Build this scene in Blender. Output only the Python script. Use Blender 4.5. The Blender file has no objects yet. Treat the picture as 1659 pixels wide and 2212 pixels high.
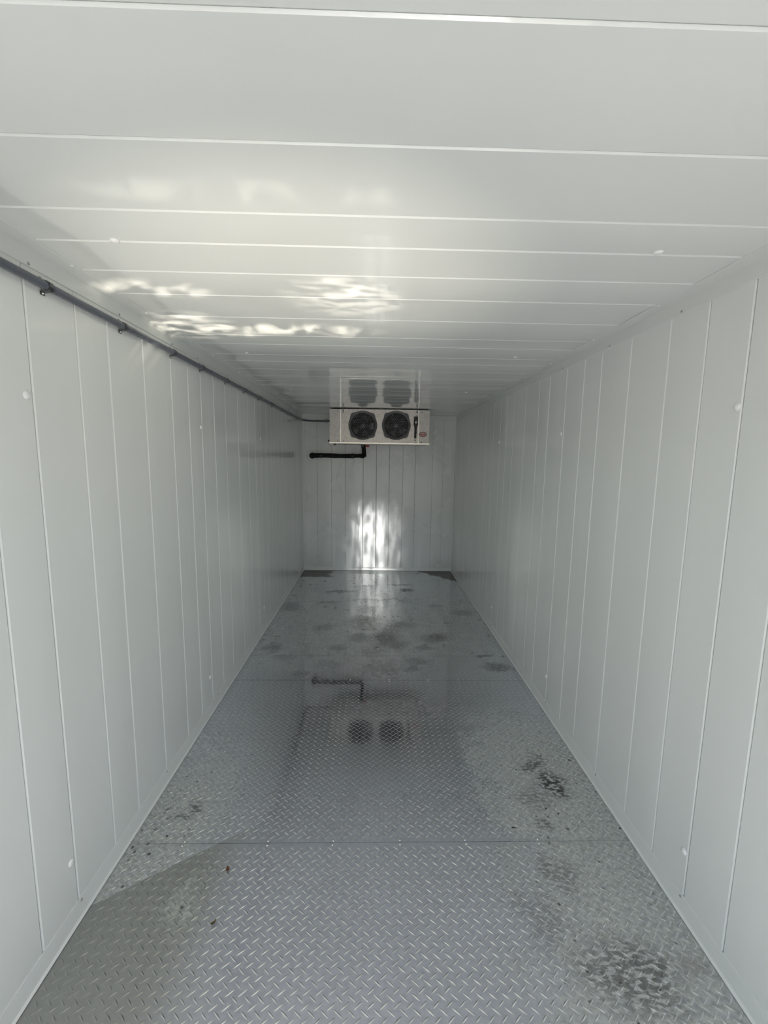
import bpy, math, random
import numpy as np
from mathutils import Vector, Matrix

random.seed(7)
rng = np.random.default_rng(7)
SC = bpy.context.scene
COL = SC.collection
PI = math.pi

# ------------------------------------------------------------------ measures (metres)
W, H, D = 2.2, 2.2709, 6.0494          # inner width, height, distance from the camera to the far wall
Y0 = -0.5                              # open end of the container, behind the camera

# ------------------------------------------------------------------ camera
cam_d = bpy.data.cameras.new('camera')
cam = bpy.data.objects.new('camera', cam_d)
COL.objects.link(cam)
SC.camera = cam
yaw, pitch, roll = 0.022575, -0.127765, 0.013888
cy, sy, cp, sp = math.cos(yaw), math.sin(yaw), math.cos(pitch), math.sin(pitch)
fwd = Vector((sy * cp, cy * cp, sp)); right = Vector((cy, -sy, 0)); up = right.cross(fwd)
r_ = right * math.cos(roll) + up * math.sin(roll)
u_ = -right * math.sin(roll) + up * math.cos(roll)
cam.matrix_world = Matrix(((r_.x, u_.x, -fwd.x, 1.0467), (r_.y, u_.y, -fwd.y, 0.0),
                           (r_.z, u_.z, -fwd.z, 1.6582), (0, 0, 0, 1)))
cam_d.sensor_fit = 'HORIZONTAL'
cam_d.sensor_width = 36.0
cam_d.lens = 900.96 / 1659 * 36.0
cam_d.clip_start = 0.02
cam_d.clip_end = 200

# ------------------------------------------------------------------ sky, sun, exposure
world = bpy.data.worlds.new('sky')
SC.world = world
world.use_nodes = True
nt = world.node_tree
bg = nt.nodes['Background']
sky = nt.nodes.new('ShaderNodeTexSky')
sky.sky_type = 'NISHITA'
sky.sun_disc = False
sky.sun_elevation = math.radians(60)
sky.sun_rotation = math.radians(170)
sky.air_density = 1.0; sky.dust_density = 3.0; sky.ozone_density = 1.0
nt.links.new(sky.outputs[0], bg.inputs['Color'])
bg.inputs['Strength'].default_value = 0.24

sun_d = bpy.data.lights.new('sun', 'SUN')
sun_d.energy = 5.0
sun_d.angle = math.radians(0.6)
sun_d.color = (1.0, 0.93, 0.82)
sun = bpy.data.objects.new('sun', sun_d)
COL.objects.link(sun)
elev, azim = math.radians(60), math.radians(-10)     # shines in through the open end from behind the camera
sdir = Vector((math.sin(azim) * math.cos(elev), math.cos(azim) * math.cos(elev), -math.sin(elev)))
sun.rotation_euler = sdir.to_track_quat('-Z', 'Y').to_euler()
sun.location = (1.5, -4, 6)

# added spots stand in for sunlight off the wet doorway plate: rippled glints on the ceiling
def add_spot(target, half_x, half_y, power, seed, sharp, col=(1.0, 0.88, 0.70), src=(0.85, -0.15, 0.03), grain=(14, 60, 14), upright=False, size=.01):
    ld = bpy.data.lights.new('added_spot', 'SPOT')
    ld.energy = power
    ld.color = col
    ld.shadow_soft_size = size
    ld.spot_blend = 1.0
    src = Vector(src); tgt = Vector(target)
    dvec = tgt - src
    dist = dvec.length
    o = bpy.data.objects.new('added_spot', ld)
    COL.objects.link(o)
    o.location = src
    zc = -dvec.normalized()
    xc = Vector((1, 0, 0)); xc = (xc - zc * xc.dot(zc)).normalized()
    yc = zc.cross(xc)
    o.rotation_euler = Matrix((xc, yc, zc)).transposed().to_euler()
    foreshort = 1.0 if upright else abs(zc.z)
    hx, hy = half_x / dist, half_y * foreshort / dist
    ld.spot_size = 2 * math.atan(hx)
    o.scale = (1, hy / hx, 1)
    ld.use_nodes = True
    t = ld.node_tree
    em = t.nodes['Emission']
    tc = t.nodes.new('ShaderNodeTexCoord')
    mp = t.nodes.new('ShaderNodeMapping')
    mp.inputs['Location'].default_value = (seed, seed * 1.7, 0)
    mp.inputs['Scale'].default_value = grain
    no = t.nodes.new('ShaderNodeTexNoise')
    no.inputs['Scale'].default_value = 1.0; no.inputs['Detail'].default_value = 4.0; no.inputs['Distortion'].default_value = 0.6
    rp = t.nodes.new('ShaderNodeMapRange'); rp.clamp = True
    rp.inputs[1].default_value = sharp; rp.inputs[2].default_value = sharp + .22
    rp.inputs[3].default_value = 0.0; rp.inputs[4].default_value = 1.0
    t.links.new(tc.outputs['Normal'], mp.inputs['Vector'])
    t.links.new(mp.outputs[0], no.inputs['Vector'])
    t.links.new(no.outputs[0], rp.inputs[0])
    t.links.new(rp.outputs[0], em.inputs['Strength'])

WARM = (1.0, .90, .77)
add_spot((.21, 1.66, H), .26, .12, 650, 1.3, .47, WARM, grain=(24, 90, 24))
add_spot((.15, 2.10, H), .28, .26, 850, 4.1, .44, WARM, grain=(22, 110, 22))
add_spot((.62, 2.15, H), .54, .15, 900, 7.7, .46, WARM, grain=(24, 110, 24))
add_spot((.92, 1.70, H), .28, .24, 500, 2.9, .44, WARM, grain=(24, 100, 24))
add_spot((.72, 1.07, H), .55, .06, 90, 6.4, .47, WARM, grain=(16, 110, 16))
add_spot((.80, 1.60, H), .95, .95, 150, 3.3, -.6, WARM)  # added soft fill without ripples, a broad warm glow on the ceiling
# more added spots, patterned to put bright streaks on the lower far wall
for gx, gp in ((.80, 380), (1.06, 700), (1.25, 360)):
    add_spot((gx + .02, D, .30), .30, .85, gp, 2.2 + gx, .40, (1.0, .98, .95), (gx, -.4, .04), (160, 9, 40), True, .03)

SC.view_settings.view_transform = 'Standard'
SC.view_settings.look = 'None'
SC.view_settings.gamma = 1.0
SC.view_settings.use_curve_mapping = False
SC.view_settings.exposure = -0.04

# ------------------------------------------------------------------ node helpers
class NT:
    def __init__(self, name):
        self.m = bpy.data.materials.new(name)
        self.m.use_nodes = True
        self.t = self.m.node_tree
        self.b = self.t.nodes['Principled BSDF']
    def n(self, kind, **kw):
        nd = self.t.nodes.new(kind)
        for k, v in kw.items():
            setattr(nd, k, v)
        return nd
    def put(self, sock, v):
        if isinstance(v, (int, float)):
            sock.default_value = v
        elif isinstance(v, (tuple, list)):
            sock.default_value = tuple(v) if len(v) == len(sock.default_value) else tuple(v) + (1,)
        else:
            self.t.links.new(v, sock)
    def math(self, op, a, b=0.0, c=0.0, clamp=False):
        nd = self.n('ShaderNodeMath', operation=op, use_clamp=clamp)
        self.put(nd.inputs[0], a); self.put(nd.inputs[1], b); self.put(nd.inputs[2], c)
        return nd.outputs[0]
    def vec(self, op, a, b=(0, 0, 0)):
        nd = self.n('ShaderNodeVectorMath', operation=op)
        self.put(nd.inputs[0], a); self.put(nd.inputs[1], b)
        return nd.outputs['Value'] if op in ('LENGTH', 'DISTANCE', 'DOT_PRODUCT') else nd.outputs[0]
    def ramp(self, v, lo, hi, a=0.0, b=1.0):
        nd = self.n('ShaderNodeMapRange', interpolation_type='SMOOTHSTEP', clamp=True)
        self.put(nd.inputs[0], v)
        if lo > hi:
            lo, hi, a, b = hi, lo, b, a
        nd.inputs[1].default_value = lo; nd.inputs[2].default_value = hi
        nd.inputs[3].default_value = a; nd.inputs[4].default_value = b
        return nd.outputs[0]
    def noise(self, vec, scale, detail=3.0, rough=0.55):
        nd = self.n('ShaderNodeTexNoise')
        self.put(nd.inputs['Vector'], vec)
        nd.inputs['Scale'].default_value = scale
        nd.inputs['Detail'].default_value = detail
        nd.inputs['Roughness'].default_value = rough
        return nd.outputs[0]
    def mix(self, f, a, b):
        nd = self.n('ShaderNodeMix', data_type='RGBA')
        self.put(nd.inputs[0], f); self.put(nd.inputs[6], a); self.put(nd.inputs[7], b)
        return nd.outputs[2]
    def fmix(self, f, a, b):
        nd = self.n('ShaderNodeMix', data_type='FLOAT')
        self.put(nd.inputs[0], f); self.put(nd.inputs[2], a); self.put(nd.inputs[3], b)
        return nd.outputs[0]
    def pos(self):
        return self.n('ShaderNodeNewGeometry').outputs['Position']
    def bump(self, h, strength, dist):
        nd = self.n('ShaderNodeBump')
        nd.inputs['Strength'].default_value = strength
        nd.inputs['Distance'].default_value = dist
        self.put(nd.inputs['Height'], h)
        self.t.links.new(nd.outputs[0], self.b.inputs['Normal'])
    def set(self, **kw):
        names = dict(col='Base Color', rough='Roughness', metal='Metallic', spec='Specular IOR Level', coat='Coat Weight',
                     coat_rough='Coat Roughness', coat_ior='Coat IOR')
        for k, v in kw.items():
            self.put(self.b.inputs[names[k]], v)
        return self

def plain(name, col, rough=0.5, metal=0.0, noise=0.06, scale=30.0, spec=0.5):
    """a colour with a little procedural unevenness"""
    k = NT(name)
    v = k.noise(k.pos(), scale)
    f = k.ramp(v, 0.3, 0.7, 1 - noise, 1 + noise)
    c = k.vec('SCALE', tuple(col[:3]))
    c.node.inputs['Scale'].default_value = 1
    k.t.links.new(f, c.node.inputs['Scale'])
    k.set(col=c, rough=k.ramp(v, 0.3, 0.7, rough * 0.9, min(1, rough * 1.1)), metal=metal, spec=spec)
    return k.m

def painted_panel(name, stretch, col=(0.90, 0.93, 0.90), rough=0.10, bump=0.30, spec=.6):
    k = NT(name)
    p = k.pos()
    q = k.vec('MULTIPLY', p, stretch)
    lowf = k.noise(q, 1.0, 2.0, 0.45)
    fine = k.noise(k.vec('MULTIPLY', p, (260, 260, 260)), 1.0, 2.0)
    h = k.math('ADD', k.math('MULTIPLY', lowf, 1.0), k.math('MULTIPLY', fine, 0.0025))
    k.bump(h, bump, 0.01)
    smear = k.noise(k.vec('MULTIPLY', p, (2.0, 2.0, 2.0)), 1.0, 3.0)
    k.set(col=col, rough=k.ramp(smear, 0.35, 0.65, rough * 0.85, rough * 1.25), spec=spec)
    return k.m

# ------------------------------------------------------------------ floor: wet, dusty, stained tread plate
# stains: x, y, rx, ry, strength
DARK = [(1.92, 2.08, .10, .06, .9), (1.99, 1.93, .095, .105, 1.0), (1.87, 1.87, .11, .09, .45), (2.06, 3.16, .13, .09, .8), (1.98, 3.34, .06, .03, .8),
        (1.85, 1.70, .05, .045, .7), (.22, 1.83, .06, .045, .75), (.17, 1.76, .05, .04, .7), (1.90, 1.14, .20, .14, .7), (1.80, 1.47, .09, .10, .5),
        (1.68, 1.30, .10, .12, .4), (1.16, 3.70, .16, .22, .75), (1.25, 3.55, .12, .12, .6), (.92, 3.72, .12, .1, .55), (1.35, 4.0, .13, .10, .5),
        (.17, 3.50, .09, .10, .7), (.55, 3.95, .12, .07, .5), (.75, 3.5, .10, .05, .6), (1.62, 3.70, .13, .10, .75), (1.50, 3.50, .08, .06, .6),
        (.48, 3.05, .07, .05, .7), (.70, 3.20, .12, .09, .4), (1.42, 3.25, .14, .07, .5), (.30, 3.30, .10, .06, .5), (.62, 5.05, .22, .06, .7),
        (1.46, 5.13, .10, .06, 1.0), (1.40, 5.35, .16, .05, .6), (.95, 5.3, .12, .05, .4), (.52, 4.65, .14, .05, .6), (1.75, 4.55, .10, .05, .4),
        (.12, 4.5, .13, .16, .6), (2.02, 4.35, .16, .10, .4), (1.36, 3.14, .07, .05, .6), (1.1, 4.75, .5, .04, .35), (.9, 4.15, .15, .12, .4),
        (1.72, 1.69, .022, .012, 1.2)]
BROWN = [(1.00, 4.05, .20, .22, .75), (.95, 4.45, .12, .14, .6), (1.22, 3.95, .14, .13, .55), (1.72, 3.75, .10, .09, .45), (1.10, 3.12, .22, .16, .6),
         (1.05, 3.42, .12, .14, .55), (1.35, 2.62, .16, .10, .5), (.98, 2.60, .14, .07, .45), (1.47, 2.52, .09, .08, .45), (.62, 3.0, .10, .07, .3),
         (2.12, 1.15, .06, .06, .4)]

def floor_material(name, lug):
    k = NT(name)
    p = k.pos()
    sep = k.n('ShaderNodeSeparateXYZ'); k.put(sep.inputs[0], p)
    X, Y = sep.outputs[0], sep.outputs[1]
    flat = k.vec('MULTIPLY', p, (1, 1, 0))
    wob = k.n('ShaderNodeTexNoise'); k.put(wob.inputs['Vector'], flat)
    wob.inputs['Scale'].default_value = 9.0; wob.inputs['Detail'].default_value = 1.5
    off = k.vec('SCALE', k.vec('SUBTRACT', wob.outputs['Color'], (.5, .5, .5)))
    off.node.inputs['Scale'].default_value = 0.16
    q = k.vec('MULTIPLY', k.vec('ADD', flat, off), (1, 1, 0))
    def blobs(lst, soft):
        acc = None
        for x, y, rx, ry, s in lst:
            d = k.vec('LENGTH', k.vec('MULTIPLY', k.vec('SUBTRACT', q, (x, y, 0)), (1 / rx, 1 / ry, 0)))
            b = k.ramp(d, 1.25, soft, 0.0, s)
            acc = b if acc is None else k.math('MAXIMUM', acc, b)
        return acc
    # shoe-sole like broken marks inside the dark stains
    rot = k.n('ShaderNodeMapping'); k.put(rot.inputs['Vector'], flat)
    rot.inputs['Rotation'].default_value = (0, 0, 0.5); rot.inputs['Scale'].default_value = (34, 75, 1)
    marks = k.ramp(k.noise(rot.outputs[0], 1.0, 2.0, 0.5), 0.43, 0.53)
    blot = k.math('MULTIPLY', k.ramp(Y, 2.7, 3.4), k.ramp(k.noise(k.vec('MULTIPLY', flat, (1.0, .8, 1)), 38, 3, 0.6), 0.43, 0.50))
    marks = k.math('MAXIMUM', marks, blot)
    dark = k.math('MULTIPLY', blobs(DARK, 0.35), marks)
    brown = k.math('MULTIPLY', blobs(BROWN, 0.2), k.ramp(k.noise(flat, 26, 4), 0.3, 0.62))
    # scattered dark speckles where the plate is dry
    vor = k.n('ShaderNodeTexVoronoi'); k.put(vor.inputs['Vector'], k.vec('ADD', flat, k.vec('MULTIPLY', off, (.3, .3, 0))))
    vor.inputs['Scale'].default_value = 34.0
    vsep = k.n('ShaderNodeSeparateColor'); k.put(vsep.inputs[0], vor.outputs['Color'])
    spot = k.math('MULTIPLY', k.ramp(vor.outputs['Distance'], 0.30, 0.12), k.ramp(vsep.outputs[0], 0.70, 0.90))
    far_marks = k.math('MULTIPLY', k.ramp(Y, 2.9, 3.6), k.ramp(k.noise(k.vec('MULTIPLY', flat, (1.0, .7, 1)), 17, 5, 0.72), 0.58, 0.63))
    far_marks = k.math('MULTIPLY', far_marks, k.ramp(k.noise(flat, 2.6, 2), .42, .58, .25, 1.0))
    # dry, dusty zones
    dry_right = k.math('MULTIPLY', k.ramp(k.math('ADD', X, k.math('MULTIPLY', k.math('SUBTRACT', wob.outputs[0], .5), .5)), 1.36, 1.90),
                       k.ramp(Y, 2.9, 2.1))
    wetline = k.math('SUBTRACT', Y, k.math('MULTIPLY_ADD', X, 0.66, 1.36))
    dry_left = k.math('MULTIPLY', k.math('MULTIPLY', k.ramp(wetline, -0.004, 0.008), k.ramp(X, 0.58, 0.16)), k.ramp(Y, 2.7, 1.75))
    patch = k.ramp(k.vec('LENGTH', k.vec('MULTIPLY', k.vec('SUBTRACT', q, (.35, 1.37, 0)), (1 / .085, 1 / .15, 0))), 1.5, 0.2, 0, .9)
    far_dust = k.ramp(Y, 2.6, 3.8, 0.10, 0.50)
    broken = k.ramp(k.noise(flat, 46, 4, 0.6), 0.25, 0.70, 0.5, 1.0)
    dust = k.math('MAXIMUM', k.math('MAXIMUM', dry_right, dry_left), patch)
    dry = dust
    dust = k.math('MULTIPLY', k.math('MAXIMUM', k.math('MAXIMUM', dust, far_dust), 0.06), broken)
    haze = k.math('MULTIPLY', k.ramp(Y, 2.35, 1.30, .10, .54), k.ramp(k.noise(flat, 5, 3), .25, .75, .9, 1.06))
    if lug:
        dry = k.math('MULTIPLY', dry, .4)
        dust = k.math('MULTIPLY', dust, 0.35)
        haze = k.math('MULTIPLY', haze, 0.3)
    spots = k.math('MULTIPLY', spot, k.math('MAXIMUM', dry, 0.0))
    stain = k.math('MAXIMUM', k.math('MAXIMUM', dark, spots), k.math('MULTIPLY', far_marks, .9))
    # rusty mud in the two far corners
    c1 = k.math('MULTIPLY', k.ramp(k.math('ADD', q_x(k, q), k.math('MULTIPLY', q_y(k, q), 0.0)), 0.50, 0.36), k.ramp(q_y(k, q), 5.66, 5.72))
    c2 = k.ramp(k.math('SUBTRACT', q_y(k, q), k.math('MULTIPLY_ADD', q_x(k, q), -1.0, 7.72)), -0.03, 0.02)
    mud = k.math('MAXIMUM', c1, c2)
    # dark wet smear at the lower left
    smear = k.math('MULTIPLY', k.ramp(wetline, 0.008, -0.004), k.ramp(X, 0.62, 0.30))
    mott = k.noise(flat, 55, 3, 0.6)
    metal_col = k.mix(k.ramp(mott, 0.3, 0.7), (.66, .69, .75), (.80, .83, .90))
    if lug:
        metal_col = k.mix(k.ramp(mott, 0.3, 0.7), (.84, .85, .86), (.95, .96, .97))
    metal_col = k.mix(k.math('MULTIPLY', smear, .9), metal_col, (.44, .455, .42))
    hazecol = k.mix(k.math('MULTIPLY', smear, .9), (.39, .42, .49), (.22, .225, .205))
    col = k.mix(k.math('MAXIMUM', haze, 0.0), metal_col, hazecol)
    col = k.mix(dust, col, k.mix(k.ramp(k.noise(flat, 58, 4, .6), .32, .64), (.31, .33, .30), (.56, .59, .54)))
    dust_only = dust
    dust = k.math('MAXIMUM', dust, haze)
    col = k.mix(k.math('MULTIPLY', brown, .9), col, (.15, .105, .085))
    col = k.mix(k.math('MULTIPLY', stain, .95, clamp=True), col, (.035, .038, .035))
    col = k.mix(mud, col, (.07, .05, .04))
    metal = k.math('SUBTRACT', 1.0, dust)
    dirt = k.math('MAXIMUM', k.math('MAXIMUM', brown, mud), k.math('MULTIPLY', stain, 1.1), 0, True)
    metal = k.math('MULTIPLY', metal, k.math('SUBTRACT', 1.0, k.math('MULTIPLY', dirt, .85)))
    rough = k.fmix(k.math('MULTIPLY', dry, 1.0), k.math('MULTIPLY', k.ramp(mott, .3, .7, .06, .11), k.ramp(Y, 1.5, 2.8, 1.8, .6)), 0.42)
    if lug:
        rough = k.ramp(mott, .3, .7, .07, .12)
    wet = k.math('MULTIPLY', k.ramp(Y, 1.4, 2.6, .45, 1.0), k.math('SUBTRACT', 1.0, k.math('MAXIMUM', k.math('MULTIPLY', dry, .9), k.math('MULTIPLY', dirt, .85))))
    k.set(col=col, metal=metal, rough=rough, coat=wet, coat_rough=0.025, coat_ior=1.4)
    k.bump(k.math('ADD', k.math('MULTIPLY', k.noise(flat, 14, 2), .6), k.math('MULTIPLY', k.noise(flat, 240, 2), .02)), 0.05, 0.01)
    return k.m

def q_x(k, q):
    s = k.n('ShaderNodeSeparateXYZ'); k.put(s.inputs[0], q); return s.outputs[0]
def q_y(k, q):
    s = k.n('ShaderNodeSeparateXYZ'); k.put(s.inputs[0], q); return s.outputs[1]

M = {}
M['wall'] = painted_panel('painted_wall_steel', (2.2, 5.0, 0.7))
M['back'] = painted_panel('painted_far_wall_steel', (6.0, 1.0, 1.3), rough=0.24, bump=0.4, spec=.9)
# the far wall's roll-formed sheets stretch highlights upwards
_b = M['back'].node_tree.nodes['Principled BSDF']
_t = M['back'].node_tree.nodes.new('ShaderNodeCombineXYZ')
_t.inputs[2].default_value = 1.0
M['back'].node_tree.links.new(_t.outputs[0], _b.inputs['Tangent'])
_b.inputs['Anisotropic'].default_value = .93
M['ceil'] = painted_panel('painted_ceiling_steel', (1.1, 4.0, 1.0), rough=0.05, bump=0.22, spec=1.0)
M['trim'] = painted_panel('painted_trim_steel', (3.0, 1.2, 3.0), col=(.86, .89, .86), rough=0.2)
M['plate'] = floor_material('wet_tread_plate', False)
M['lug'] = floor_material('worn_tread_lugs', True)
M['core'] = plain('dark_joint', (.16, .17, .16), .8)
M['cap'] = plain('white_plastic_cap', (.97, .98, .97), .3)
M['screw'] = plain('zinc_screw', (.42, .43, .43), .35, .8)
M['galv'] = plain('galvanised_cabinet', (.66, .63, .58), .38, .45, .10, 25)
M['galv_end'] = plain('galvanised_end_panel', (.62, .60, .56), .42, .45, .10, 25)
M['bright'] = plain('bright_folded_edge', (.86, .84, .78), .22, .6)
M['black'] = plain('black_plastic', (.012, .012, .013), .4)
M['grille'] = plain('charcoal_grille', (.05, .052, .055), .38, .2)
M['guard'] = plain('dark_grey_guard', (.13, .132, .13), .4, .2)
M['foam'] = plain('black_foam_insulation', (.012, .013, .013), .9, 0, .2)
M['tape'] = plain('black_vinyl_tape', (.018, .018, .018), .45)
M['blade'] = plain('grey_aluminium_blade', (.42, .43, .42), .28, .9)
M['hub'] = plain('dark_motor_hub', (.10, .10, .105), .4, .4)
M['inside'] = plain('cabinet_inside', (.02, .02, .022), .7)
M['pvc'] = plain('grey_pvc_conduit', (.13, .145, .172), .30, 0, .04)
M['strap'] = plain('steel_strap', (.16, .165, .17), .32, .8)
M['red'] = plain('red_plastic', (.48, .03, .025), .4)
M['badge'] = plain('pale_badge', (.80, .55, .52), .4)
M['badge_ring'] = plain('maroon_badge_rim', (.16, .006, .008), .35)
M['white'] = plain('white_label', (.8, .8, .78), .5)
M['weld'] = plain('weld_bead', (.80, .80, .78), .2, 1.0)
M['leaf'] = plain('brown_dry_leaf', (.16, .06, .025), .7, 0, .3)
M['leaf2'] = plain('olive_dry_leaf', (.10, .075, .02), .7, 0, .3)
M['ground'] = plain('sunlit_concrete_yard', (.56, .54, .51), .85, 0, .15, 2.0)

# ------------------------------------------------------------------ mesh helpers
class MB:
    def __init__(self):
        self.v, self.f = [], []
    def add(self, vs, fs):
        o = len(self.v)
        self.v += [tuple(a) for a in vs]
        self.f += [tuple(i + o for i in f) for f in fs]
        return self
    def box(self, a, b, bev=0.0):
        (x0, y0, z0), (x1, y1, z1) = a, b
        if bev <= 0:
            vs = [(x, y, z) for z in (z0, z1) for y in (y0, y1) for x in (x0, x1)]
            return self.add(vs, [(0, 2, 3, 1), (4, 5, 7, 6), (0, 1, 5, 4), (2, 6, 7, 3), (0, 4, 6, 2), (1, 3, 7, 5)])
        vs, idx = [], {}
        for sx in (0, 1):
            for sy_ in (0, 1):
                for sz in (0, 1):
                    c = ((x0, x1)[sx], (y0, y1)[sy_], (z0, z1)[sz])
                    d = (bev * (1 - 2 * sx), bev * (1 - 2 * sy_), bev * (1 - 2 * sz))
                    for ax in range(3):
                        pt = [c[i] + (d[i] if i != ax else 0) for i in range(3)]
                        idx[(sx, sy_, sz, ax)] = len(vs); vs.append(tuple(pt))
        fs = []
        for ax in range(3):
            o = [i for i in range(3) if i != ax]
            for s in (0, 1):
                loop = []
                for (p, q) in ((0, 0), (1, 0), (1, 1), (0, 1)):
                    k = [0, 0, 0]; k[ax] = s; k[o[0]] = p; k[o[1]] = q
                    loop.append(idx[(*k, ax)])
                fs.append(tuple(loop))
        for ax in range(3):
            o = [i for i in range(3) if i != ax]
            for p in (0, 1):
                for q in (0, 1):
                    k0, k1 = [0, 0, 0], [0, 0, 0]
                    k0[o[0]] = k1[o[0]] = p; k0[o[1]] = k1[o[1]] = q; k1[ax] = 1
                    fs.append((idx[(*k0, o[0])], idx[(*k1, o[0])], idx[(*k1, o[1])], idx[(*k0, o[1])]))
        for sx in (0, 1):
            for sy_ in (0, 1):
                for sz in (0, 1):
                    fs.append(tuple(idx[(sx, sy_, sz, a)] for a in range(3)))
        return self.add(vs, fs)
    def extrude(self, prof, a, b, place):
        """closed profile of (u, v) carried from a to b; place(u, v, w) -> point"""
        n = len(prof)
        vs = [place(u, v, a) for u, v in prof] + [place(u, v, b) for u, v in prof]
        fs = [(i, (i + 1) % n, n + (i + 1) % n, n + i) for i in range(n)]
        fs += [tuple(range(n))[::-1], tuple(range(n, 2 * n))]
        return self.add(vs, fs)
    def tube(self, pts, rad, seg=14, caps=True):
        pts = [Vector(p) for p in pts]
        rads = rad if isinstance(rad, (list, tuple)) else [rad] * len(pts)
        rings = []
        t = (pts[1] - pts[0]).normalized()
        a = t.orthogonal().normalized()
        for i, p in enumerate(pts):
            if i == 0: t = pts[1] - p
            elif i == len(pts) - 1: t = p - pts[i - 1]
            else: t = (pts[i + 1] - p).normalized() + (p - pts[i - 1]).normalized()
            t.normalize()
            a = (a - t * a.dot(t)).normalized()
            b = t.cross(a)
            rings.append([p + (a * math.cos(2 * PI * k / seg) + b * math.sin(2 * PI * k / seg)) * rads[i] for k in range(seg)])
        vs = [v for r in rings for v in r]
        fs = []
        for i in range(len(pts) - 1):
            for k in range(seg):
                k2 = (k + 1) % seg
                fs.append((i * seg + k, i * seg + k2, (i + 1) * seg + k2, (i + 1) * seg + k))
        if caps:
            fs.append(tuple(range(seg))[::-1]); fs.append(tuple((len(pts) - 1) * seg + k for k in range(seg)))
        return self.add(vs, fs)
    def lathe(self, c, axis, prof, seg=16):
        """prof: (radius, height along axis)"""
        ax = Vector(axis).normalized(); a = ax.orthogonal().normalized(); b = ax.cross(a); c = Vector(c)
        vs, fs = [], []
        for r, h in prof:
            for k in range(seg):
                vs.append(c + ax * h + (a * math.cos(2 * PI * k / seg) + b * math.sin(2 * PI * k / seg)) * r)
        for i in range(len(prof) - 1):
            for k in range(seg):
                k2 = (k + 1) % seg
                fs.append((i * seg + k, i * seg + k2, (i + 1) * seg + k2, (i + 1) * seg + k))
        fs.append(tuple(range(seg))[::-1]); fs.append(tuple((len(prof) - 1) * seg + k for k in range(seg)))
        return self.add(vs, fs)
    def mesh(self, name, mat, smooth=None):
        me = bpy.data.meshes.new(name)
        me.from_pydata(self.v, [], self.f)
        me.materials.append(mat)
        bm_fix(me)
        if smooth:
            me.polygons.foreach_set('use_smooth', [True] * len(me.polygons))
            me.set_sharp_from_angle(angle=math.radians(smooth))
        me.update()
        return me
    def build(self, name, mat, parent=None, smooth=None):
        o = bpy.data.objects.new(name, self.mesh(name, mat, smooth))
        COL.objects.link(o)
        if parent is not None:
            o.parent = parent
        return o

def bm_fix(me):
    import bmesh
    b = bmesh.new(); b.from_mesh(me)
    bmesh.ops.recalc_face_normals(b, faces=b.faces)
    b.to_mesh(me); b.free()

def tag(o, label, cat, kind=None, group=None):
    o['label'] = label; o['category'] = cat
    if kind: o['kind'] = kind
    if group: o['group'] = group
    return o

def place_copy(proto_mesh, name, loc, parent):
    o = bpy.data.objects.new(name, proto_mesh)
    o.location = loc
    COL.objects.link(o)
    o.parent = parent
    return o

# ------------------------------------------------------------------ wall, ceiling panels
def strip_profile(a, b, gap, ch, sag, n=6):
    """cross-section of one pressed strip: u along the wall, v = depth behind the face"""
    a += gap; b -= gap
    dp = ch * .7
    pts = [(a, .011), (a, dp)]
    for i in range(n + 1):
        t = i / n
        pts.append((a + ch + (b - a - 2 * ch) * t, -sag * (1 - (2 * t - 1) ** 2)))
    pts += [(b, dp), (b, .011)]
    return pts

L_JOINTS = [Y0, -.28, -.03, .18, .42, .68, .93, 1.169, 1.331, 1.544, 1.718, 1.966, 2.22, 2.413, 2.583, 2.783, 2.99, 3.255, 3.50, 3.706, 3.886, 4.08,
            4.26, 4.40, 4.574, 4.77, 4.98, 5.27, 5.45, 5.66, 5.86, D]
R_JOINTS = [Y0, -.28, -.03, .18, .42, .66, .90, 1.147, 1.322, 1.498, 1.687, 1.940, 2.185, 2.364, 2.579, 2.823, 3.0, 3.265, 3.526, 3.72, 3.892, 4.118,
            4.243, 4.41, 4.61, 4.78, 4.95, 5.18, 5.43, 5.65, 5.89, D]
C_JOINTS = [Y0, -.28, -.03, .20, .42, .664, .91, 1.153, 1.314, 1.509, 1.709, 1.96, 2.235, 2.40, 2.638, 2.813, 3.052, 3.299, 3.50, 3.70, 3.93, 4.18, 4.40,
            4.60, 4.85, 5.10, 5.30, 5.60, 5.85, D]
B_JOINTS = [0, .215, .42, .621, .874, 1.065, 1.253, 1.447, 1.627, 1.876, 2.03, W]
MAIN_Y = (1.331, 1.322, 1.314, 2.583, 2.579, 2.638, 3.886, 3.892, 3.93)
MAIN_X = (1.065,)

def panelled(name, joints, place, length, mat, label, cat, back, main, sag):
    w = MB().box(*back).build(name, M['core'])
    tag(w, label, cat, 'structure')
    for i in range(len(joints) - 1):
        a, b = joints[i], joints[i + 1]
        g = .0011 if (a in main or b in main) else .0004
        s = sag * (1 if i % 2 else -.6) * random.uniform(.6, 1.3)
        MB().extrude(strip_profile(a, b, g, .0042, s), length[0], length[1], place).build('panel', mat, w, smooth=11)
    return w

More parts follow.
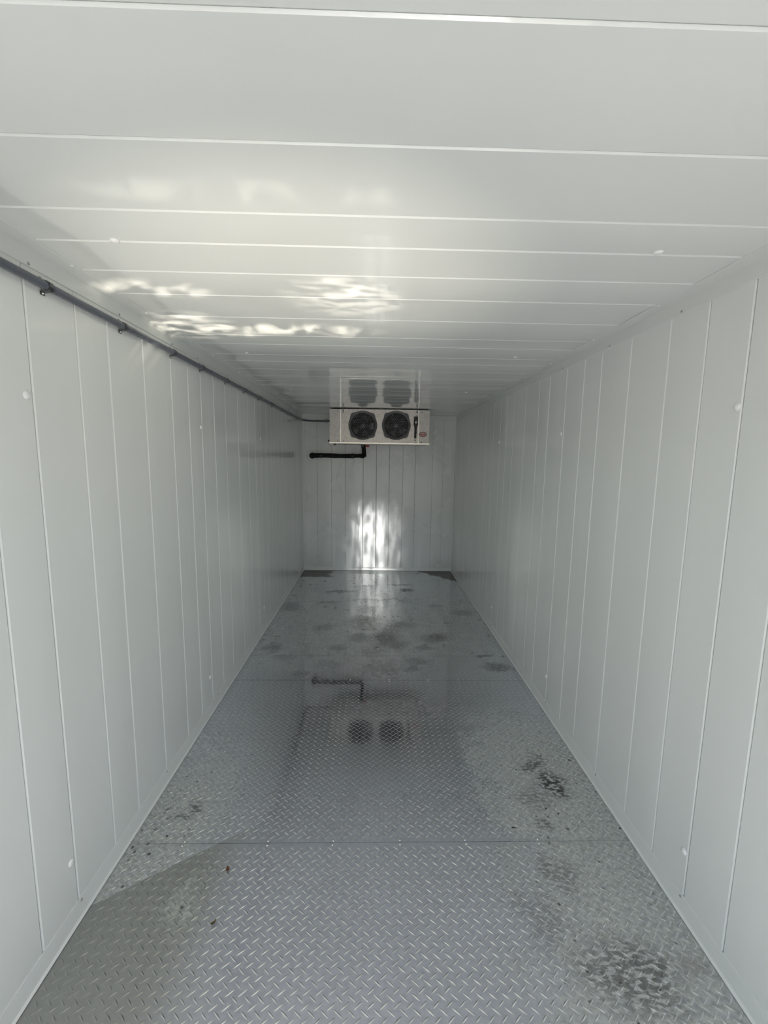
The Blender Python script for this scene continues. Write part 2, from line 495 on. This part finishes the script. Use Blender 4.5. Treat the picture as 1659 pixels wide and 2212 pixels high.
wl = panelled('wall_left', L_JOINTS, lambda u, v, w: (-v, u, w), (0, H), M['wall'],
              'white painted left wall of vertical ribbed steel strips, conduit along its top', 'wall',
              ((-.08, Y0, 0), (-.0112, D, H)), MAIN_Y, .0007)
wr = panelled('wall_right', R_JOINTS, lambda u, v, w: (W + v, u, w), (0, H), M['wall'],
              'white painted right wall of vertical ribbed steel strips, bare of pipes', 'wall',
              ((W + .0112, Y0, 0), (W + .08, D, H)), MAIN_Y, .0007)
wb = panelled('wall_back', B_JOINTS, lambda u, v, w: (u, D + v, w), (0, H), M['back'],
              'white painted far end wall of vertical strips behind the fan unit', 'wall',
              ((-.08, D + .0112, 0), (W + .08, D + .08, H)), MAIN_X, .0012)
ce = panelled('ceiling', C_JOINTS, lambda u, v, w: (w, u, H + v), (0, W), M['ceil'],
              'glossy white ceiling of ribbed steel strips running from side to side', 'ceiling',
              ((-.08, Y0, H + .0112), (W + .08, D + .08, H + .08)), MAIN_Y, .0016)

# screw caps (white plastic domes) on the panels
def cap_mesh(axis):
    return MB().lathe((0, 0, 0), axis, [(.0128, -.002), (.0128, .001), (.0112, .0036), (.0075, .0054), (.0025, .0062)], 18).mesh('screw_cap', M['cap'], 40)
cm = {'l': cap_mesh((1, 0, 0)), 'r': cap_mesh((-1, 0, 0)), 'c': cap_mesh((0, 0, -1))}
for y, z in ((1.306, 1.831), (2.567, 1.828), (3.872, 1.823), (1.312, .242), (2.549, .246), (3.853, .229), (5.15, 1.828), (5.14, .236)):
    place_copy(cm['l'], 'screw_cap', (0, y, z), wl)
for y, z in ((1.340, 1.837), (2.610, 1.824), (3.914, 1.824), (1.342, .236), (2.589, .234), (3.902, .229), (5.2, 1.826), (5.2, .232)):
    place_copy(cm['r'], 'screw_cap', (W, y, z), wr)
for x, y in ((.288, 1.310), (1.873, 1.297), (.277, 2.595), (1.877, 2.575), (.268, 3.930), (1.872, 3.913)):
    place_copy(cm['c'], 'screw_cap', (x, y, H), ce)

# ------------------------------------------------------------------ floor: tread plates
fl = MB().box((-.08, Y0, -.06), (W + .08, D + .08, -.0065)).build('floor', M['core'])
tag(fl, 'wet steel tread plate floor with raised lugs, dirty footprints and muddy far corners', 'floor', 'structure')
PY, PX = .0358, .0400
ANG = math.radians(38)

def lug_arrays(x0, x1, y0, y1):
    out = []
    n = 10
    base = []
    for rad, z in ((1.0, 0.0), (.50, .0007), (.13, .00115)):
        for kk in range(n):
            t = 2 * PI * kk / n
            c, s = math.cos(t), math.sin(t)
            base.append((.0172 * rad * math.copysign(abs(c) ** .9, c),   .0030 * rad * s * (1 - .35 * c * c), z))
    base = np.array(base)
    faces = []
    for ring in range(2):
        for kk in range(n):
            k2 = (kk + 1) % n
            faces.append((ring * n + kk, ring * n + k2, (ring + 1) * n + k2, (ring + 1) * n + kk))
    top = [2 * n + kk for kk in range(n)]
    pts = {0: [], 1: []}
    for i in range(int(x0 / PX) - 1, int(x1 / PX) + 2):
        for j in range(int(y0 / PY) - 1, int(y1 / PY) + 2):
            for s in (0, 1):
                cx = .8925 + (i - 22) * PX + s * PX / 2
                cy_ = 1.2510 + (j - 35) * PY + s * PY / 2 - .0005
                if x0 + .012 < cx < x1 - .012 and y0 + .011 < cy_ < y1 - .011:
                    pts[s].append((cx, cy_))
    V, Q, T = [], [], []
    o = 0
    for s, sg in ((0, 1), (1, -1)):
        P = np.array(pts[s])
        a = ANG * sg
        R = np.array([[math.cos(a), -math.sin(a)], [math.sin(a), math.cos(a)]])
        b2 = base[:, :2] @ R.T
        m = len(P)
        scale = 1 + .08 * (rng.random(m) - .5)
        hz = (1 + .5 * (rng.random(m) - .5)) * np.clip(1 - (P[:, 1] - 2.6) / 1.0, .3, 1)   # the film of water hides the lugs at the far end
        vv = np.zeros((m, len(base), 3))
        vv[:, :, :2] = P[:, None, :] + b2[None] * scale[:, None, None]
        vv[:, :, 2] = base[None, :, 2] * hz[:, None]
        V.append(vv.reshape(-1, 3))
        offs = o + np.arange(m) * len(base)
        Q.append((np.array(faces)[None] + offs[:, None, None]).reshape(-1, 4))
        T.append((np.array(top)[None] + offs[:, None]).reshape(-1, n))
        o += m * len(base)
    return np.concatenate(V), np.concatenate(Q), np.concatenate(T)

def lug_object(x0, x1, y0, y1, parent):
    V, Q, T = lug_arrays(x0, x1, y0, y1)
    me = bpy.data.meshes.new('tread_lugs')
    me.vertices.add(len(V)); me.vertices.foreach_set('co', V.astype(np.float32).ravel())
    loops = np.concatenate([Q.ravel(), T.ravel()]).astype(np.int32)
    me.loops.add(len(loops)); me.loops.foreach_set('vertex_index', loops)
    starts = np.concatenate([np.arange(len(Q)) * 4, len(Q) * 4 + np.arange(len(T)) * T.shape[1]]).astype(np.int32)
    me.polygons.add(len(starts)); me.polygons.foreach_set('loop_start', starts)
    me.polygons.foreach_set('use_smooth', np.ones(len(starts), dtype=bool))
    me.materials.append(M['lug'])
    me.update(calc_edges=True); me.validate()
    ob = bpy.data.objects.new('tread_lugs', me)
    COL.objects.link(ob); ob.parent = parent
    ob['kind'] = 'stuff'
    return ob

SEAMS = [Y0, .28, 1.618, 2.955, 3.345, 4.69, D]
for a, b in zip(SEAMS[:-1], SEAMS[1:]):
    g = .0011
    pl = MB().box((0.001, a + g, -.006), (W - .001, b - g, 0), 0).build('floor_plate', M['plate'], fl)
    lug_object(.004, W - .004, a + g, b - g, pl)
    for x in {1.618: (.24, .60, .883, 1.173, 1.458, 1.78), 2.955: (.31, .875, 1.168, 1.465, 1.693, 1.98), 4.69: (.42, .75, 1.1, 1.5, 1.9)}.get(b, ()):
        for dy in (-.010, .010):
            MB().lathe((x + random.uniform(-.003, .003), b + dy, -.0005), (0, 0, 1), [(.0055, 0), (.005, .0018), (.003, .0030), (.001, .0034)], 10) \
                .build('weld_bead', M['weld'], pl, smooth=60)

# ------------------------------------------------------------------ trims and baseboards
def angle_trim(name, label, prof_place, y0, y1, joint=None):
    """thin folded angle; split at a joint when the photo shows one"""
    t = .0034
    prof = [(0, 0), (.058, 0), (.058, t * .6), (.056, t), (t, t), (t, .056), (t * .6, .058), (0, .058)]
    cuts = [y0, y1] if joint is None else [y0, joint, y1]
    root = bpy.data.objects.new(name, None); COL.objects.link(root)
    tag(root, label, 'trim', 'structure')
    for a, b in zip(cuts[:-1], cuts[1:]):
        MB().extrude(prof, a + .0006, b - .0006, prof_place).build('angle_flashing', M['trim'], root)
    return root
t1 = angle_trim('trim_1', 'folded white flashing in the corner of ceiling and left wall', lambda u, v, w: (u, w, H - v), Y0, D - .06, 2.63)
t2 = angle_trim('trim_2', 'folded white flashing in the corner of ceiling and right wall', lambda u, v, w: (W - u, w, H - v), Y0, D - .06, 2.76)
t3 = angle_trim('trim_3', 'folded white flashing across the top of the far wall', lambda u, v, w: (w, D - u, H - v), 0, W)
t4 = angle_trim('trim_4', 'folded upright flashing in the far left corner', lambda u, v, w: (u * .8, D - v * .8, w), 0.07, H - .06)
t5 = angle_trim('trim_5', 'folded upright flashing in the far right corner', lambda u, v, w: (W - u * .8, D - v * .8, w), 0.07, H - .06)
rv = {'l': MB().lathe((0, 0, 0), (1, 0, 0), [(.0048, 0), (.0042, .0018), (.002, .0028)], 10).mesh('rivet', M['screw'], 50),
      'r': MB().lathe((0, 0, 0), (-1, 0, 0), [(.0048, 0), (.0042, .0018), (.002, .0028)], 10).mesh('rivet', M['screw'], 50),
      'c': MB().lathe((0, 0, 0), (0, 0, -1), [(.0048, 0), (.0042, .0018), (.002, .0028)], 10).mesh('rivet', M['cap'], 50)}
for y in (1.353, 1.80, 2.24, 2.55, 3.05, 3.55, 4.05, 4.6, 5.1, 5.6):
    place_copy(rv['l'], 'rivet', (.0034, y, 2.2215), t1)
    place_copy(rv['c'], 'rivet', (.050, y + .12, H - .0034), t1)
for y in (1.633, 2.12, 2.64, 3.1, 3.6, 4.1, 4.6, 5.1, 5.6):
    place_copy(rv['r'], 'rivet', (W - .0034, y, 2.2238), t2)
    place_copy(rv['c'], 'rivet', (W - .050, y + .07, H - .0034), t2)

BH = .073
def baseboard(name, label, place, a, b, cuts):
    root = bpy.data.objects.new(name, None); COL.objects.link(root)
    tag(root, label, 'baseboard', 'structure')
    prof = [(0, .0022), (.013, .0022), (.013, .0045), (.0055, .009), (.0032, .02), (.0028, BH - .003), (.0018, BH), (0, BH)]
    ed = [a] + cuts + [b]
    for p, q in zip(ed[:-1], ed[1:]):
        MB().extrude(prof, p + .0005, q - .0005, place).build('skirting_strip', M['trim'], root, smooth=30)
    return root
bl = baseboard('baseboard_left', 'low white skirting strip along the foot of the left wall', lambda u, v, w: (u, w, v), Y0, D - .014, [2.60])
br = baseboard('baseboard_right', 'low white skirting strip along the foot of the right wall', lambda u, v, w: (W - u, w, v), Y0, D - .014, [2.58])
bb = baseboard('baseboard_back', 'low white skirting strip along the foot of the far wall', lambda u, v, w: (w, D - u, v * .72), 0, W, [1.80])
for y in (1.338, 1.96, 2.58, 2.66, 3.2, 3.85):
    place_copy(rv['l'], 'rivet', (.003, y, .062), bl)
for y in (1.33, 1.93, 2.57, 3.2, 3.88):
    place_copy(rv['r'], 'rivet', (W - .003, y, .062), br)

# ------------------------------------------------------------------ fan unit (evaporator)
UY = 5.287                                # front face
UX0, UX1, UZ0, UZ1 = .474, 1.720, 1.838, H - .012
unit = bpy.data.objects.new('evaporator_unit', None); COL.objects.link(unit); unit.location = (0, 0, 0)
tag(unit, 'metal cooling unit with two round fan grilles, hung under the ceiling at the far end', 'cooling unit')
EX0, EX1 = .612, 1.582                    # inner edges of the end panels
UB = UY + .40
# cabinet shell: back, top, sides
c = MB()
c.box((UX0 + .002, UY + .012, UZ1 - .002), (UX1 - .002, UB, UZ1))
c.box((UX0 + .002, UY + .012, UZ0 + .012), (UX0 + .0045, UB, UZ1 - .002))
c.box((UX1 - .0045, UY + .012, UZ0 + .012), (UX1 - .002, UB, UZ1 - .002))
c.box((UX0 + .0045, UB - .003, UZ0 + .012), (UX1 - .0045, UB, UZ1 - .002))
c.build('cabinet', M['galv_end'], unit)
MB().box((EX0 + .01, UY + .20, UZ0 + .02), (EX1 - .01, UY + .215, UZ1 - .006)).build('coil_baffle', M['inside'], unit)
for a, b in ((UX0, EX0 - .001), (EX1 + .001, UX1)):
    MB().box((a, UY - .001, UZ0 + .010), (b, UY + .012, UZ1), .002).build('end_panel', M['galv_end'], unit)
FANS = ((.887, 2.063), (1.304, 2.067))
FR = .178
# fan panel with two round openings
def holed_panel():
    m = MB()
    n = 40
    x0, x1, z0, z1 = EX0, EX1, UZ0 + .010, UZ1
    mid = (FANS[0][0] + FANS[1][0]) / 2
    for (fx, fz), (a, b) in zip(FANS, ((x0, mid), (mid, x1))):
        inner, outer = [], []
        for i in range(n):
            t = 2 * PI * i / n
            ct, st = math.cos(t), math.sin(t)
            inner.append((fx + .168 * ct, fz + .168 * st))
            kx = ((b - fx) / ct) if ct > 1e-9 else (((a - fx) / ct) if ct < -1e-9 else 1e9)
            kz = ((z1 - fz) / st) if st > 1e-9 else (((z0 - fz) / st) if st < -1e-9 else 1e9)
            s = min(kx, kz)
            outer.append([fx + s * ct, fz + s * st])
        for cx, cz in ((a, z0), (a, z1), (b, z0), (b, z1)):
            i = min(range(n), key=lambda i: (outer[i][0] - cx) ** 2 + (outer[i][1] - cz) ** 2)
            outer[i] = [cx, cz]
        o = len(m.v)
        for y in (UY, UY + .010):
            for (ix, iz), (ox, oz) in zip(inner, outer):
                m.v.append((ix, y, iz)); m.v.append((ox, y, oz))
        for i in range(n):
            j = (i + 1) % n
            m.f.append((o + 2 * i, o + 2 * j, o + 2 * j + 1, o + 2 * i + 1))
            m.f.append((o + 2 * n + 2 * i, o + 2 * n + 2 * i + 1, o + 2 * n + 2 * j + 1, o + 2 * n + 2 * j))
            m.f.append((o + 2 * i, o + 2 * n + 2 * i, o + 2 * n + 2 * j, o + 2 * j))
    return m
holed_panel().build('fan_panel', M['galv'], unit)
MB().box((EX0 - .006, UY - .006, UZ0 + .016), (EX0 + .008, UY - .0012, UZ1 - .006), .0015).build('folded_edge', M['bright'], unit)
MB().box((EX1 - .007, UY - .006, UZ0 + .016), (EX1 + .005, UY - .0012, UZ1 - .006), .0015).build('folded_edge', M['bright'], unit)
# drip pan with a bright front lip
pan = MB()
pan.box((UX0 - .004, UY - .008, UZ0 - .004), (UX1 + .004, UB + .01, UZ0))
pan.box((UX0 - .004, UY - .008, UZ0), (UX0 - .001, UB + .01, UZ0 + .03))
pan.box((UX1 + .001, UY - .008, UZ0), (UX1 + .004, UB + .01, UZ0 + .03))
dp = pan.build('drip_pan', M['galv'], unit)
MB().box((UX0 - .004, UY - .012, UZ0 - .004), (UX1 + .004, UY - .0082, UZ0 + .017), .0015).build('pan_lip', M['bright'], dp)
for x in (UX0 + .03, UX1 - .06):
    MB().box((x - .02, UY + .02, UZ0 - .022), (x + .02, UY + .05, UZ0 - .0045), .004).build('pan_bracket', M['white'], dp)

hose = MB().tube([(UX0 - .016, UY + .05, UZ0 + .030), (UX0 - .018, UY + .05, UZ0 + .006), (UX0 - .006, UY + .05, UZ0 - .020), (UX0 + .018, UY + .05, UZ0 - .036),
                  (UX0 + .045, UY + .05, UZ0 - .034), (UX0 + .060, UY + .05, UZ0 - .018)], .0095, 12).build('hose_loop', M['white'], dp, smooth=60)
MB().lathe((UX0 - .014, UY + .05, UZ0 + .020), (0, 0, 1), [(.012, 0), (.013, .004), (.013, .018), (.010, .022)], 14).build('hose_end', M['black'], dp, smooth=40)
MB().lathe((UX0 + .020, UY + .045, UZ0 - .013), (1, 0, 0), [(.006, 0), (.009, .004), (.009, .05), (.006, .056)], 12).build('hose_sleeve', M['black'], dp, smooth=40)

def grille_mesh():
    m = MB()
    p = .0228
    hr = .0088
    n = 12
    cellr = p / math.sqrt(3)
    R = FR - .010
    for i in range(-12, 13):
        for j in range(-12, 13):
            cx, cz = p * (i + .5 * (j % 2)), p * math.sqrt(3) / 2 * j
            if math.hypot(cx, cz) > R - cellr * .9:
                continue
            vs = []
            for kk in range(n):
                t = 2 * PI * kk / n + PI / 6
                rr = cellr * math.cos(PI / 6) / math.cos(((t - PI / 6 + PI / 6) % (PI / 3)) - PI / 6) if kk % 2 else cellr
                a = 2 * PI * kk / n + PI / 2
                rr = cellr if kk % 2 == 0 else cellr * math.cos(PI / 6)
                vs.append((cx + rr * math.cos(a), -.002, cz + rr * math.sin(a)))
            for kk in range(n):
                a = 2 * PI * kk / n + PI / 2
                vs.append((cx + hr * math.cos(a), -.002, cz + hr * math.sin(a)))
            for kk in range(n):
                a = 2 * PI * kk / n + PI / 2
                vs.append((cx + hr * math.cos(a), .002, cz + hr * math.sin(a)))
            fs = []
            for kk in range(n):
                k2 = (kk + 1) % n
                fs.append((kk, k2, n + k2, n + kk)); fs.append((n + kk, n + k2, 2 * n + k2, 2 * n + kk))
            m.add(vs, fs)
    return m
def frame_mesh():
    m = MB()
    n = 64
    prof = [(FR - .030, .001), (FR - .018, -.007), (FR - .006, -.008), (FR + .001, -.003), (FR + .002, .009), (FR - .030, .009)]
    k = len(prof)
    vs = [(r * math.cos(2 * PI * i / n), y, r * math.sin(2 * PI * i / n)) for i in range(n) for r, y in prof]
    fs = [(i * k + a, i * k + (a + 1) % k, ((i + 1) % n) * k + (a + 1) % k, ((i + 1) % n) * k + a) for i in range(n) for a in range(k)]
    m.add(vs, fs)
    return m
def corner_mesh(sx, sz):
    """rounded mounting ear between the ring and the square corner"""
    q = .154; rr = .042
    pts = []
    for i in range(7):
        a = PI / 2 * i / 6
        pts.append((q - rr + rr * math.cos(a), q - rr + rr * math.sin(a)))
    for i in range(7):
        a = PI / 4 + .48 - .96 * i / 6
        pts.append(((FR - .004) * math.cos(a), (FR - .004) * math.sin(a)))
    m = MB()
    m.extrude([(x * sx, z * sz) for x, z in pts], -.004, .0, lambda u, v, w: (u, w, v))
    return m
gm, fm = grille_mesh().mesh('grille', M['grille'], 30), frame_mesh().mesh('fan_guard', M['guard'], 40)
def blade_mb(a0):
    m = MB()
    nr, na = 5, 5
    vs = []
    for th in (0, .0025):
        for i in range(nr):
            r = .040 + (.158 - .040) * i / (nr - 1)
            for j in range(na):
                t = a0 + (-.42 + .84 * j / (na - 1)) * (1.15 - .25 * i / (nr - 1)) + .25 * i / (nr - 1)
                y = .035 - .050 * j / (na - 1) * (1 - .25 * i / (nr - 1)) + th
                vs.append((r * math.cos(t), y, r * math.sin(t)))
    fs = []
    for s in (0, nr * na):
        for i in range(nr - 1):
            for j in range(na - 1):
                a = s + i * na + j
                fs.append((a, a + 1, a + na + 1, a + na))
    ring = [i for i in range(na)] + [i * na + na - 1 for i in range(1, nr)] + [(nr - 1) * na + j for j in range(na - 2, -1, -1)] + [i * na for i in range(nr - 2, 0, -1)]
    for x, y in zip(ring, ring[1:] + ring[:1]):
        fs.append((x, y, y + nr * na, x + nr * na))
    m.add(vs, fs)
    return m
for fi, (fx, fz) in enumerate(FANS):
    g = place_copy(fm, 'fan_guard', (fx, UY - .001, fz), unit)
    place_copy(gm, 'grille', (0, -.003, 0), g)
    for sx in (-1, 1):
        for sz in (-1, 1):
            corner_mesh(sx, sz).build('mounting_ear', M['guard'], g)
    MB().lathe((0, -.006, 0), (0, -1, 0), [(.024, 0), (.024, .003), (.018, .005), (.004, .0055)], 20).build('centre_badge', M['hub'], g, smooth=40)
    fan = MB().lathe((0, .10, 0), (0, -1, 0), [(.040, 0), (.042, .05), (.040, .062), (.020, .072), (.004, .075)], 24).build('fan', M['hub'], unit, smooth=40)
    fan.location = (fx, UY, fz)
    for kk in range(5):
        b = blade_mb(2 * PI * kk / 5 + (.35 if fi else .95)).build('blade', M['blade'], fan, smooth=60)
        b.location = (0, .045, 0)
    sh = MB()
    n = 32
    sh.add([(fx + .166 * math.cos(2 * PI * i / n), y, fz + .166 * math.sin(2 * PI * i / n)) for y in (UY + .010, UY + .19) for i in range(n)],
           [(i, (i + 1) % n, n + (i + 1) % n, n + i) for i in range(n)])
    sh.build('fan_shroud', M['inside'], unit, smooth=60)
# screws on the front
sm = MB().lathe((0, 0, 0), (0, -1, 0), [(.006, 0), (.0055, .002), (.003, .0032)], 10).mesh('screw', M['strap'], 50)
for x, z in ((.575, 2.233), (.575, 1.868), (.644, 1.868), (.644, 2.215), (1.092, 2.196), (1.092, 1.868), (1.625, 2.231), (1.622, 1.866), (1.556, 2.190), (1.553, 1.866)):
    place_copy(sm, 'screw', (x, UY - .0012, z), unit)
# hanging bolts
for x in (.643, 1.558):
    MB().lathe((x, UY - .016, UZ1 - .035), (0, 0, 1), [(.004, 0), (.004, .046)], 10).build('hanger_bolt', M['strap'], unit, smooth=40)
    MB().box((x - .010, UY - .026, UZ1 - .032), (x + .010, UY - .0012, UZ1 - .024), .002).build('hanger_tab', M['strap'], unit)
# black switch box, cord and grommet at the right of the fans
sw = MB().box((1.522, UY - .030, 2.064), (1.570, UY - .0062, 2.178), .003).build('switch_box', M['black'], unit)
MB().box((1.536, UY - .0312, 2.094), (1.560, UY - .0302, 2.118)).build('label_plate', M['white'], sw)
MB().lathe((1.548, UY - .0312, 2.106), (0, -1, 0), [(.005, 0), (.005, .0006)], 12).build('label_dot', M['black'], sw)
arc = [(1.5405 - .0075 * math.cos(a), UY - .0305, 2.155 + .011 * math.sin(a)) for a in [-.9 + 1.8 * i / 8 for i in range(9)]]
MB().tube(arc, .0016, 6).build('printed_mark', M['white'], sw)
cord = MB()
pz = [2.066, 2.05, 2.03, 2.012, 2.006, 1.998, 1.985, 1.970, 1.960, 1.952, 1.935, 1.920, 1.910]
pr = [.017, .0165, .015, .0135, .0125, .014, .0155, .0145, .0120, .0130, .0140, .013, .008]
cord.tube([(1.546 - .004 * i / 12, UY - .020 + .006 * i / 12, z) for i, z in enumerate(pz)], pr, 14)
cord.build('cord', M['black'], sw, smooth=40)
MB().lathe((1.541, UY - .0062, 1.890), (0, -1, 0), [(.0085, 0), (.0085, .003), (.004, .004)], 14).build('grommet', M['black'], unit, smooth=40)
# oval maroon badge
def oval(cx, cz, rx, rz, y0, y1, n=32):
    return MB().extrude([(cx + rx * math.cos(2 * PI * i / n), cz + rz * math.sin(2 * PI * i / n)) for i in range(n)], y0, y1, lambda u, v, w: (u, w, v))
bd = oval(1.640, 1.9625, .047, .030, UY - .0045, UY - .0012).build('badge', M['badge_ring'], unit)
oval(1.640, 1.9625, .039, .022, UY - .0055, UY - .0046).build('badge_face', M['badge'], bd)
oval(1.640, 1.9625, .029, .009, UY - .0062, UY - .0056).build('badge_emblem', M['red'], bd)
oval(1.640, 1.9625, .014, .0055, UY - .0068, UY - .0063).build('badge_emblem_centre', M['badge'], bd)

# ------------------------------------------------------------------ drain pipe
PYD = 5.90
def px(xm, zm):
    """point at the pipe's depth from the same sight line as a far-wall point"""
    t = PYD / D
    return (1.0467 + (xm - 1.0467) * t, PYD, 1.6582 + (zm - 1.6582) * t)
ex = px(.876, 1.69)
st = px(.150, 1.684)
dr = bpy.data.objects.new('drain_pipe', None); COL.objects.link(dr); dr.location = (0, 0, 0)
tag(dr, 'black foam-wrapped drain pipe with an elbow, below the cooling unit on the far wall', 'pipe')
path, rad = [], []
for i in range(15):
    t = i / 14
    path.append((st[0] + (ex[0] - .03 - st[0]) * t, PYD, st[2] + (ex[2] - st[2]) * t + .003 * math.sin(7 * t)))
    rad.append(.0315 - .004 * t + .0015 * math.sin(19 * t))
MB().tube(path, rad, 18).build('insulated_run', M['foam'], dr, smooth=60)
MB().tube([(ex[0] - .04, PYD, ex[2] + .001), (ex[0] - .01, PYD, ex[2] - .001), (ex[0] + .012, PYD, ex[2] + .010), (ex[0] + .012, PYD, ex[2] + .04)],
          [.030, .033, .034, .030], 18).build('elbow', M['foam'], dr, smooth=60)
MB().tube([(ex[0] + .009, PYD, ex[2] + .03), (ex[0] + .007, PYD - .05, ex[2] + .09), (ex[0] + .005, UB - .05, UZ0 - .0045)], [.030, .029, .0305], 18) \
    .build('insulated_drop', M['foam'], dr, smooth=60)
MB().tube([(st[0] - .002, PYD - .012, st[2]), (st[0] - .012, PYD + .02, st[2]), (st[0] - .014, D - .003, st[2])], [.042, .040, .036], 20) \
    .build('wall_elbow', M['foam'], dr, smooth=60)
for t in (.17, .82):
    x = st[0] + (ex[0] - .03 - st[0]) * t
    z = st[2] + (ex[2] - st[2]) * t + .003 * math.sin(7 * t)
    MB().tube([(x - .016, PYD, z), (x - .012, PYD, z), (x + .012, PYD, z), (x + .016, PYD, z)], [.0325, .034, .034, .0325], 18).build('tape_band', M['tape'], dr, smooth=40)
vx, vz = ex[0] + .005, UZ0 - .022
VY = UB - .055
MB().lathe((vx + .030, VY - .02, vz), (1, 0, 0), [(.007, 0), (.010, .006), (.012, .028), (.011, .046), (.006, .052)], 14).build('red_valve_cap', M['red'], dr, smooth=50)
MB().lathe((vx - .004, VY - .032, vz + .003), (0, -1, 0), [(.007, 0), (.007, .006), (.004, .009)], 10).build('valve_fitting', M['weld'], dr, smooth=50)

# ------------------------------------------------------------------ conduit with clamps
CX, CZ, CR = .0185, 2.1755, .0128
con = bpy.data.objects.new('conduit', None); COL.objects.link(con)
tag(con, 'grey plastic conduit clamped along the top of the left wall to the unit', 'conduit')
pts = [(CX, Y0 + .02, CZ), (CX, 2.0, CZ), (CX, 4.0, CZ), (CX, D - .14, CZ)]
for i in range(1, 9):
    a = PI / 2 * i / 8
    pts.append((CX + .115 * (1 - math.cos(a)), D - .14 + .115 * math.sin(a), CZ - .006 * i / 8))
pts += [(.30, D - .025, CZ - .007), (.42, D - .028, CZ - .004), (.52, D - .05, CZ)]
MB().tube(pts, CR, 16).build('pipe', M['pvc'], con, smooth=60)


def clamp_mesh():
    """two-hole strap: half ring round the pipe with an ear above and below"""
    r = CR + .0012; t = .002
    prof = [(.0005, .0215 + .022), (.0005, r + .001)]
    arc_ = []
    for i in range(13):
        a = PI / 2 - PI * i / 12
        arc_.append((CX + r * math.cos(a), r * math.sin(a)))
    inner = [(.001, r + .0115), (.001, r + .0015)] + arc_ + [(.001, -r - .0015), (.001, -r - .0125)]
    outer = [(.001 + t, r + .0115), (.001 + t, r + .0015 + t)] + [(CX + (r + t) * math.cos(PI / 2 - PI * i / 12), (r + t) * math.sin(PI / 2 - PI * i / 12)) for i in range(13)] \
        + [(.001 + t, -r - .0015 - t), (.001 + t, -r - .0125)]
    m = MB()
    n = len(inner)
    vs = []
    for y in (-.009, .009):
        vs += [(u, y, v) for u, v in inner] + [(u, y, v) for u, v in outer]
    fs = []
    for i in range(n - 1):
        fs += [(i, i + 1, n + i + 1, n + i), (2 * n + i, 3 * n + i, 3 * n + i + 1, 2 * n + i + 1),
               (i, 2 * n + i, 2 * n + i + 1, i + 1), (n + i, n + i + 1, 3 * n + i + 1, 3 * n + i)]
    fs += [(0, n, 3 * n, 2 * n), (n - 1, 3 * n - 1, 4 * n - 1, 2 * n - 1)]
    m.add(vs, fs)
    return m.mesh('clamp', M['strap'], 35)
clm = clamp_mesh()
scm = MB().lathe((0, 0, 0), (1, 0, 0), [(.0038, 0), (.0036, .003), (.002, .0042)], 10).mesh('screw', M['weld'], 50)
for y in (.98, 1.401, 1.800, 2.224, 2.579, 2.991, 3.395, 3.805, 4.294, 4.714, 5.198, 5.658):
    cl = place_copy(clm, 'clamp', (0, y, CZ), con)
    for s in (-1, 1):
        place_copy(scm, 'screw', (.003, 0, s * (CR + .0078)), cl)
MB().box((.345, D - .052, CZ - .030), (.362, D - .001, CZ + .022), .002).build('clamp', M['strap'], con)

# ------------------------------------------------------------------ leaves on the floor
def leaf(name, x, y, rot, ln, wd, mat, label):
    m = MB()
    n = 7
    vs = []
    for th in (0, .0008):
        for i in range(n):
            t = i / (n - 1)
            w = wd * math.sin(PI * (t * .92 + .04)) ** .8
            for s in (-1, 0, 1):
                u, v = (t - .5) * ln, s * w
                z = .0035 + .004 * abs(s) + .006 * (2 * t - 1) ** 2 + th
                vs.append((u * math.cos(rot) - v * math.sin(rot), u * math.sin(rot) + v * math.cos(rot), z))
    fs = []
    for s in (0, 3 * n):
        for i in range(n - 1):
            for j in (0, 1):
                a = s + 3 * i + j
                fs.append((a, a + 1, a + 4, a + 3))
    edge = [3 * i for i in range(n)] + [3 * (n - 1) + 1] + [3 * i + 2 for i in range(n - 1, -1, -1)] + [1]
    for a, b in zip(edge, edge[1:] + edge[:1]):
        fs.append((a, b, b + 3 * n, a + 3 * n))
    o = m.add(vs, fs).build(name, mat, smooth=60)
    o.location = (x, y, -.0012)
    tag(o, label, 'leaf')
leaf('leaf', .470, 1.497, 1.9, .021, .0065, M['leaf'], 'tiny reddish brown dry leaf on the tread plate, the farther of two')
leaf('leaf', .488, 1.302, .9, .020, .0045, M['leaf2'], 'tiny olive brown dry leaf on the tread plate, the nearer of two')

# ------------------------------------------------------------------ yard outside the open end (only its light is seen)
gr = MB().box((-40, -60, -.35), (42, Y0 - .02, -.15)).build('ground', M['ground'])
tag(gr, 'sunlit concrete yard outside the open container end', 'ground', 'structure')
